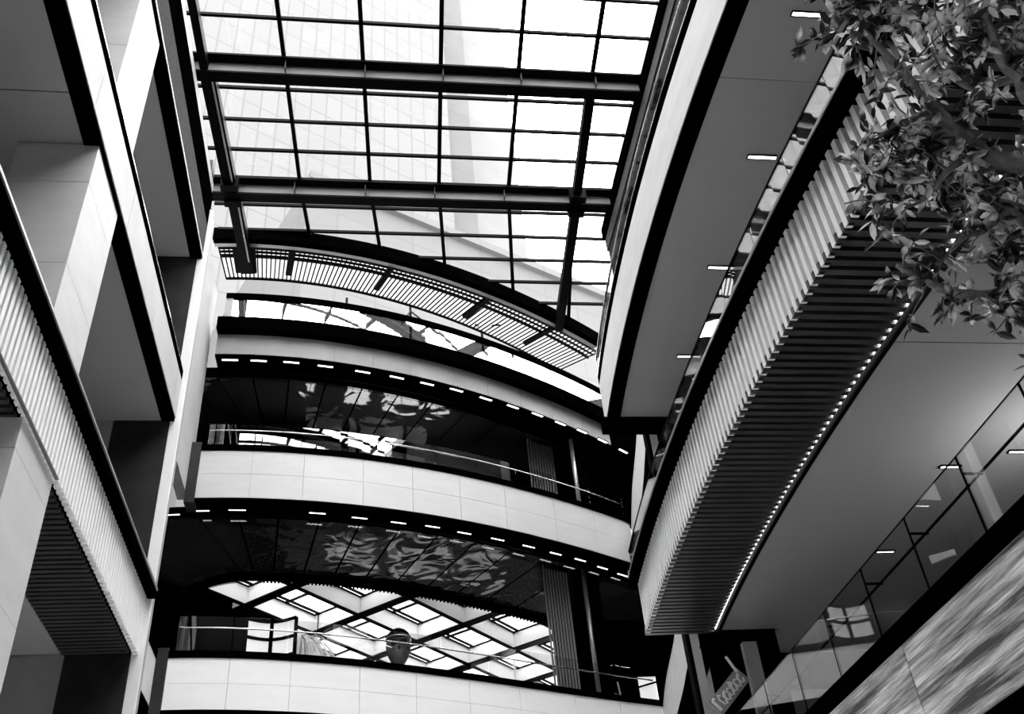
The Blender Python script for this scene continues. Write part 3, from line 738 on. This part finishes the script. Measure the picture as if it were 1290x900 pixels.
# ------------------------------------------------------------------ skylight
def skylight():
    t = thing('skylight', 'large glass roof with steel beams and thin glazing bars over the atrium', 'skylight', (1.2, 15, ZR))
    xl, xr = -5.15, 7.66; Y0 = -3.0
    arch = off(far_pts('C', -5.3, 8.7, 40), .05)
    def arch_y(x): return far_y('C', x)+.05
    # I-beams across
    def ibeam(y):
        q = MB().box(xl-.1, xr, y-.02, y+.04, ZR-.42, ZR-.05); bw = q.build('beam', 'beam_grey', t)
        f = MB(); f.box(xl-.1, xr, y-.02, y+.32, ZR-.50, ZR-.42); f.box(xl-.1, xr, y-.30, y+.30, ZR-.07, ZR-.0); f.build('flange', 'steel_dark', bw)
        f = MB()
        for x in (-2.55, -.35, 1.85, 4.1, 6.3): f.box(x-.012, x+.012, y-.2, y+.02, ZR-.42, ZR-.07)
        f.build('stiffener', 'dark_grey', bw)
    for y in (-1.0, 3.5, 8.0, 12.55, 17.03, 21.5): ibeam(y)
    # purlins
    for k in range(-15, 12):
        y = 15.6+1.133*k
        if k >= 3: y = 17.92+ (k-2)*1.13 - .0
        if k == 2: y = 17.92
        if k in (1, ): continue
        if y < Y0: continue
        x0, x1 = xl, xr
        if y > 21: x1 = 8.5
        if y > 23.2:
            # start where the arch is crossed
            x = 8.5
            while x > xl and arch_y(x) > y: x -= .02
            x0 = x
            x0, x1 = x0, 8.5
        if y > 28: continue
        MB().box(x0, x1, y-.04, y+.04, ZR+.02, ZR+.12).build('purlin', 'steel_dark', t)
    # long mullions
    for xa, xb, xc, wd in ((-2.72,-2.40,-2.2,.12),(-.56,-.2,.14,.12),(1.65,2.0,2.42,.12),(3.86,4.27,5.0,.12),(6.08,6.45,7.3,.12)):
        MB().bar((xa-.75, Y0, ZR+.08), (xb, 21.5, ZR+.08), wd, .14).build('mullion', 'steel_dark', t)
        MB().bar((xb, 21.5, ZR+.08), (xc, arch_y(xc), ZR+.08), wd, .14).build('mullion', 'steel_dark', t)
    # heavy side rafters
    for xa, xb, y0, y1, w in ((-5.3, -4.75, Y0, 17.0, .22), (-4.70, -4.5, 17.1, 21.4, .40), (-4.45, -4.3, 21.6, 25.2, .40), (6.2, 6.47, 17.2, 21.4, .27), (6.52, 6.9, 21.6, 28.0, .30)):
        MB().bar((xa, y0, ZR-.25), (xb, y1, ZR-.25), w, .34).build('rafter', 'steel_dark', t)
    for x, y in ((-4.5, 21.2), (-4.45, 21.85), (6.47, 21.2), (6.52, 21.85)): 
        MB().box(x-.26, x+.26, y-.12, y+.12, ZR-.6, ZR-.1).build('bracket', 'steel_dark', t)
    # pinned light edge between the left rafter flanges
    MB().bar((-4.57, 17.4, ZR-.43), (-4.40, 21.2, ZR-.43), .05, .03).build('rafter_edge', 'rail_grey', t)
    MB().bar((-4.33, 21.9, ZR-.43), (-4.22, 24.6, ZR-.43), .05, .03).build('rafter_edge', 'rail_grey', t)
    # edge arch
    P = far_pts('C', -5.3, 8.7, 40)
    MB().sweep(off(P, -.05), off(P, .20), ZR-.35, ZR+.15).build('arch_beam', 'black', t)
    MB().sweep(off(P, .22), off(P, .40), ZR-.30, ZR-.12).build('arch_strip', 'web', t)
    # glass
    MB().box(xl, xr, Y0, 21.5, ZR+.14, ZR+.155).build('glass_pane', 'glass_roof', t)
    Q = off(P, .1); MB().sweep(Q, [(x, 21.5) for x, y in Q], ZR+.14, ZR+.155).build('glass_pane', 'glass_roof', t)
skylight()

# louvre canopy beyond the arch
def canopy():
    t = thing('louvre_canopy', 'curved canopy of thin radial slats between the glass roof and topmost balcony', 'canopy', (0, 26, 25.4))
    P = far_pts('C', -5.2, 9.0, 150); z = ZR-.25; K = 88
    L1 = off(P, .45); L2 = [(x+nx*2.0-.5*(k/150), y+ny*2.0) for k, (x, y, nx, ny) in enumerate(P)]
    def lerp(k, u): return (L1[k][0]+(L2[k][0]-L1[k][0])*u, L1[k][1]+(L2[k][1]-L1[k][1])*u)
    mb = MB()
    for q in range(K+1):
        kf = q*150/K; k = min(int(kf), 149); fr = kf-k
        a, b = [tuple(lerp(k, u)[m]*(1-fr)+lerp(k+1, u)[m]*fr for m in (0, 1)) for u in (0, 1)]
        mb.bar((a[0], a[1], z), (b[0], b[1], z), .045, .03)
    mb.build('slats', 'steel_dark', t)
    MB().sweep(L1, L2, z+.10, z+.115).build('roof_sheet', 'sheet', t)
    for u, w in ((.0, .07), (.13, .03), (.24, .09), (.98, .03)):
        A_ = [lerp(k, u) for k in range(151)]; B_ = [(x, y+w) for x, y in A_]
        MB().sweep(A_, B_, z-.06, z+.04).build('curved_rail', 'steel_dark', t)
    for k in (6, 12, 26, 62, 100, 128): 
        a = lerp(k, 0); b = lerp(k, .75); MB().bar((a[0], a[1], z-.05), (b[0], b[1], z-.05), .20, .12).build('bracket_arm', 'steel_dark', t)
canopy()
# slanting props on the terrace
for i, (px, py) in enumerate([(437, 376), (517, 386), (606, 405)]):
    p = at_y(px, py, 28.6)
    t = thing('prop_strut', ['dark forked prop under the slatted canopy, first from the left rafter', 'dark forked prop under the slatted canopy, middle of three', 'dark forked prop under the slatted canopy, nearest the right wing'][i], 'strut', (p.x, p.y, 21.6))
    MB().tube([(p.x, p.y, 21.6), (p.x, p.y, p.z)], .05, 8).build('post', 'steel_dark', t)
    for dx in (-.35, .55): MB().tube([(p.x, p.y, p.z-.25), (p.x+dx, p.y-.9, min(p.z+.6, 25.3))], .035, 8).build('fork_arm', 'steel_dark', t)

# ------------------------------------------------------------------ buildings outside
def tower():
    c = at_y(562, 100, 80); ang = math.atan2(1210, 2136)
    t = thing('office_tower', 'tall pale office tower with gridded facade seen through the glass roof', 'building', (c.x, c.y, 0))
    t.rotation_euler = (0, 0, ang)
    def loc(mb, nm, mat):
        o = mb.build(nm, mat); o.parent = t; return o
    loc(MB().box(-70, 0, 0, 25, 20, 190), 'facade', 'tower')
    loc(MB().box(.05, 4.2, 1.0, 24, 20, 190), 'corner_pier', 'tower_fin')
    loc(MB().box(5.0, 16, 6, 30, 20, 190), 'rear_wing', 'tower_rear')
tower()
a = at_z(560, 297, 50); b = at_z(765, 380, 50)
d = (b-a).normalized(); n = Vector((-d.y, d.x, 0))
t = thing('office_block', 'grey building with slanting roofline low in the glass roof, behind the arch', 'building', (a.x, a.y, 0))
p0 = a-d*10; p1 = b+d*40
MB().hexa([(p0.x,p0.y,20),(p1.x,p1.y,20),(p1.x+n.x*20,p1.y+n.y*20,20),(p0.x+n.x*20,p0.y+n.y*20,20),(p0.x,p0.y,50),(p1.x,p1.y,50),(p1.x+n.x*20,p1.y+n.y*20,50),(p0.x+n.x*20,p0.y+n.y*20,50)]).build('facade', 'block', t)
q0 = p0-n*.4; q1 = p1-n*.4
MB().hexa([(q0.x,q0.y,50),(q1.x,q1.y,50),(q1.x+n.x*1,q1.y+n.y*1,50),(q0.x+n.x*1,q0.y+n.y*1,50),(q0.x,q0.y,50.6),(q1.x,q1.y,50.6),(q1.x+n.x*1,q1.y+n.y*1,50.6),(q0.x+n.x*1,q0.y+n.y*1,50.6)]).build('parapet', 'block', t)

# ------------------------------------------------------------------ shop sign at lower right
def sign():
    p0 = at_y(902, 893, 18.2); p1 = at_y(936, 849, 18.2)
    t = thing('blade_sign', 'grey sign strip with white flowing letters beside the white strip at lower right', 'sign', tuple(p0))
    u = (p1-p0); L = u.length; u.normalize(); v = Vector((-u.z, 0, u.x)); w = Vector((0, 1, 0))
    a = p0-v*.17; b = p1-v*.17; c = p1+v*.17; d = p0+v*.17
    MB().hexa([a, b, b+w*.08, a+w*.08, d, c, c+w*.08, d+w*.08]).build('board', 'midwall', t)
    mb = MB()
    def stroke(pts, r=.022): mb.tube([p0+u*(x*L)+v*(y*.17)-w*.02 for x, y in pts], r, 6)
    random.seed(3)
    x = .06
    stroke([(.04,-.6),(.05,0),(.06,.7),(.12,.8)], .035)
    for k in range(6):
        x0 = .18+k*.125; h = [.9, .5, .5, .95, .5, .5][k]
        stroke([(x0+.085, h*.5), (x0+.05, h*.8), (x0, .2), (x0+.02, -.5), (x0+.07, -.6), (x0+.11, -.2)])
        if k % 2: stroke([(x0+.01, .0), (x0+.06, .25), (x0+.1, .5)])
    stroke([(.93,.6),(.96,1.3),(1.0,2.0),(1.03,2.6)], .03)
    mb.build('lettering', 'white', t)
sign()

# ------------------------------------------------------------------ tree
def tree():
    random.seed(21)
    base = Vector((4.35, 1.1, 0))
    t = thing('tree', 'leafy tree with hanging branches reaching in at the upper right', 'tree', tuple(base))
    def P3(px, py, dist):
        r = ray(px, py).normalized(); return CAM+r*dist
    fork = Vector((4.25, 1.7, 4.6))
    MB().tube([base, (4.4, 1.2, 1.5), (4.3, 1.4, 3.2), fork], [.17, .14, .12, .10], 12).build('trunk', 'bark', t, True)
    branches = [
        [fork, P3(1330,330,5.9), P3(1262,372,5.8), P3(1205,370,5.7), P3(1165,352,5.7), P3(1130,335,5.6)],
        [fork, P3(1340,250,6.2), P3(1270,262,6.1), P3(1215,230,6.0), P3(1160,215,5.9), P3(1100,200,5.8)],
        [fork, P3(1345,130,6.3), P3(1285,96,6.2), P3(1263,75,6.1), P3(1252,50,6.1), P3(1240,10,6.0)],
        [fork, P3(1335,200,6.0), P3(1240,190,6.0), P3(1180,140,5.9), P3(1140,95,5.8), P3(1090,40,5.7)],
        [fork, P3(1350,60,6.4), P3(1260,30,6.3), P3(1180,20,6.2), P3(1110,0,6.1), P3(1050,-10,6.0)],
        [P3(1240,190,6.0), P3(1200,210,5.7), P3(1165,250,5.6), P3(1140,262,5.5)],
        [P3(1180,140,5.9), P3(1150,150,5.7), P3(1120,165,5.6), P3(1085,190,5.5)],
        [P3(1270,262,6.1), P3(1240,290,5.9), P3(1215,300,5.8), P3(1180,335,5.7)],
        [P3(1262,372,5.8), P3(1285,395,5.8), P3(1310,402,5.8)],
        [P3(1285,96,6.2), P3(1225,110,6.1), P3(1190,90,6.0), P3(1130,60,5.9)],
        [P3(1270,262,6.1), P3(1300,300,6.0), P3(1285,330,5.9)],
    ]
    mb = MB(); fine = []
    def smooth(pts, k=5):
        out = []
        for i in range(len(pts)-1):
            p0 = pts[max(i-1, 0)]; p1 = pts[i]; p2 = pts[i+1]; p3 = pts[min(i+2, len(pts)-1)]
            for j in range(k):
                u = j/k; out.append(.5*((2*p1)+(p2-p0)*u+(2*p0-5*p1+4*p2-p3)*u*u+(3*p1-p0-3*p2+p3)*u**3))
        out.append(pts[-1]); return out
    for i, b in enumerate(branches):
        S = smooth([Vector(q) for q in b]); n = len(S)
        r0 = .065 if i < 5 else .026
        mb2 = MB().tube(S, [r0*(1-.8*k/(n-1)) for k in range(n)], 8); mb2.build('branch', 'bark', t, True)
        fine.append(S)
    # twigs and leaves
    leaves = MB(); twigs = MB()
    def leaf(p, d, size):
        d = d.normalized(); up = Vector((random.gauss(0,.6), random.gauss(0,.6), 1)).normalized()
        s = d.cross(up)
        if s.length < .05: s = Vector((1,0,0))
        s.normalize(); nrm = s.cross(d).normalized()
        w = size*.21; cv = random.uniform(-.25, .35)*size; fo = w*.35
        c = [p, p+d*size*.3-nrm*cv*.1, p+d*size*.65-nrm*cv*.45, p+d*size-nrm*cv]
        i = len(leaves.v)
        e = [(c[1], .85), (c[2], .8)]
        leaves.v += [tuple(c[0]), tuple(c[1]), tuple(c[2]), tuple(c[3])]
        for q, k in e: leaves.v += [tuple(q+s*w*k+nrm*fo), tuple(q-s*w*k+nrm*fo)]
        leaves.f += [(i, i+1, i+4), (i, i+5, i+1), (i+1, i+2, i+6, i+4), (i+1, i+5, i+7, i+2), (i+2, i+3, i+6), (i+2, i+7, i+3)]
    def spray(p, d, L, nl, size=.12):
        q = [p]; dd = d.normalized()
        for k in range(4):
            dd = (dd+Vector((random.gauss(0,.25), random.gauss(0,.25), random.gauss(-.12,.2)))).normalized(); q.append(q[-1]+dd*L/4)
        twigs.tube(q, [.006, .005, .004, .003, .002], 5)
        for k in range(nl):
            u = random.uniform(.15, 1)*4; a = min(int(u), 3); pt = q[a].lerp(q[a+1], u-a)
            v = (q[a+1]-q[a]).normalized(); r = Vector((random.gauss(0,1), random.gauss(0,1), random.gauss(-.15,.8))).normalized()
            leaf(pt, v*.6+r, size*random.uniform(.6, 1.15))
    dens = [14, 15, 6, 10, 16, 11, 11, 12, 8, 6, 7]
    for S, dn in zip(fine, dens):
        n = len(S)
        for k in range(dn):
            u = random.uniform(.22, 1) if S[0] == fine[0][0] else random.uniform(.05, 1)
            x = u*(n-1); a = min(int(x), n-2); p = S[a].lerp(S[a+1], x-a); v = (S[a+1]-S[a]).normalized()
            spray(p, v*.5+Vector((random.gauss(0,1), random.gauss(0,1), random.gauss(-.1,.8))).normalized(), random.uniform(.12, .34), random.randint(6, 11), .10)
    for S in fine[:5]:                      # sparser leaves on the bare stretch towards the trunk
        for k in range(9):
            x = random.uniform(.08, .3)*(len(S)-1); a = int(x); p = S[a].lerp(S[a+1], x-a)
            spray(p, Vector((random.gauss(0,1), random.gauss(0,1), random.gauss(.2,.8))), random.uniform(.15, .35), random.randint(7, 12), .10)
    # solid masses in the crown
    for px, py, dist, R_, m in ((1090,25,5.8,.20,22),(1150,30,5.9,.18,9),(1230,150,6.0,.2,5),(1268,35,6.1,.22,16),(1205,15,6.0,.2,12),(1125,205,5.7,.17,20),(1225,240,5.9,.16,6),(1262,300,5.9,.18,7),(1060,15,5.8,.12,9),(1240,350,5.7,.12,5),(1165,195,5.8,.16,11)):
        c = P3(px, py, dist)
        for k in range(m):
            o = Vector((random.gauss(0,1), random.gauss(0,1), random.gauss(0,1)))*R_*.62
            spray(c+o, Vector((random.gauss(0,1), random.gauss(0,1), random.gauss(0,1))), .2, random.randint(8, 13), .098)
    tag(twigs.build('twigs', 'bark', t), kind='stuff')
    tag(leaves.build('foliage', 'leaf', t), kind='stuff')
tree()

# ------------------------------------------------------------------ light
w = bpy.data.worlds.new('overcast_sky'); SC.world = w; w.use_nodes = True
bg = w.node_tree.nodes['Background']; bg.inputs['Color'].default_value = grey(1); bg.inputs['Strength'].default_value = 13.5
t = thing('uplight', 'uplight on a tall stand in the lower right shop, washing the grey ceiling', 'lamp', (10.9, 11.9, 5.2))  # hidden lamp added to make the ceiling glow
MB().lathe((10.9, 11.9, 5.2), [(.2, 0), (.2, .03), (.025, .06), (.025, 3.3)], 16).build('stand', 'steel_dark', t, True)
MB().lathe((10.9, 11.9, 8.5), [(.04, 0), (.16, .16), (.17, .17), (.14, .16), (.03, .03)], 16).build('bowl', 'steel_dark', t, True)
lamp = bpy.data.lights.new('uplight_bulb', 'POINT'); lamp.energy = 160; lamp.shadow_soft_size = .06
lo = bpy.data.objects.new('uplight_bulb', lamp); COL.objects.link(lo); lo.location = (10.9, 11.9, 8.72)

SC.view_settings.view_transform = 'Standard'; SC.view_settings.look = 'None'
SC.view_settings.exposure = 0.0; SC.view_settings.gamma = 1.0; SC.view_settings.use_curve_mapping = False
SC.cycles.max_bounces = 8; SC.cycles.diffuse_bounces = 4; SC.cycles.glossy_bounces = 4; SC.cycles.transparent_max_bounces = 24; SC.cycles.transmission_bounces = 4
SC.cycles.use_denoising = True
SC.cycles.caustics_reflective = False
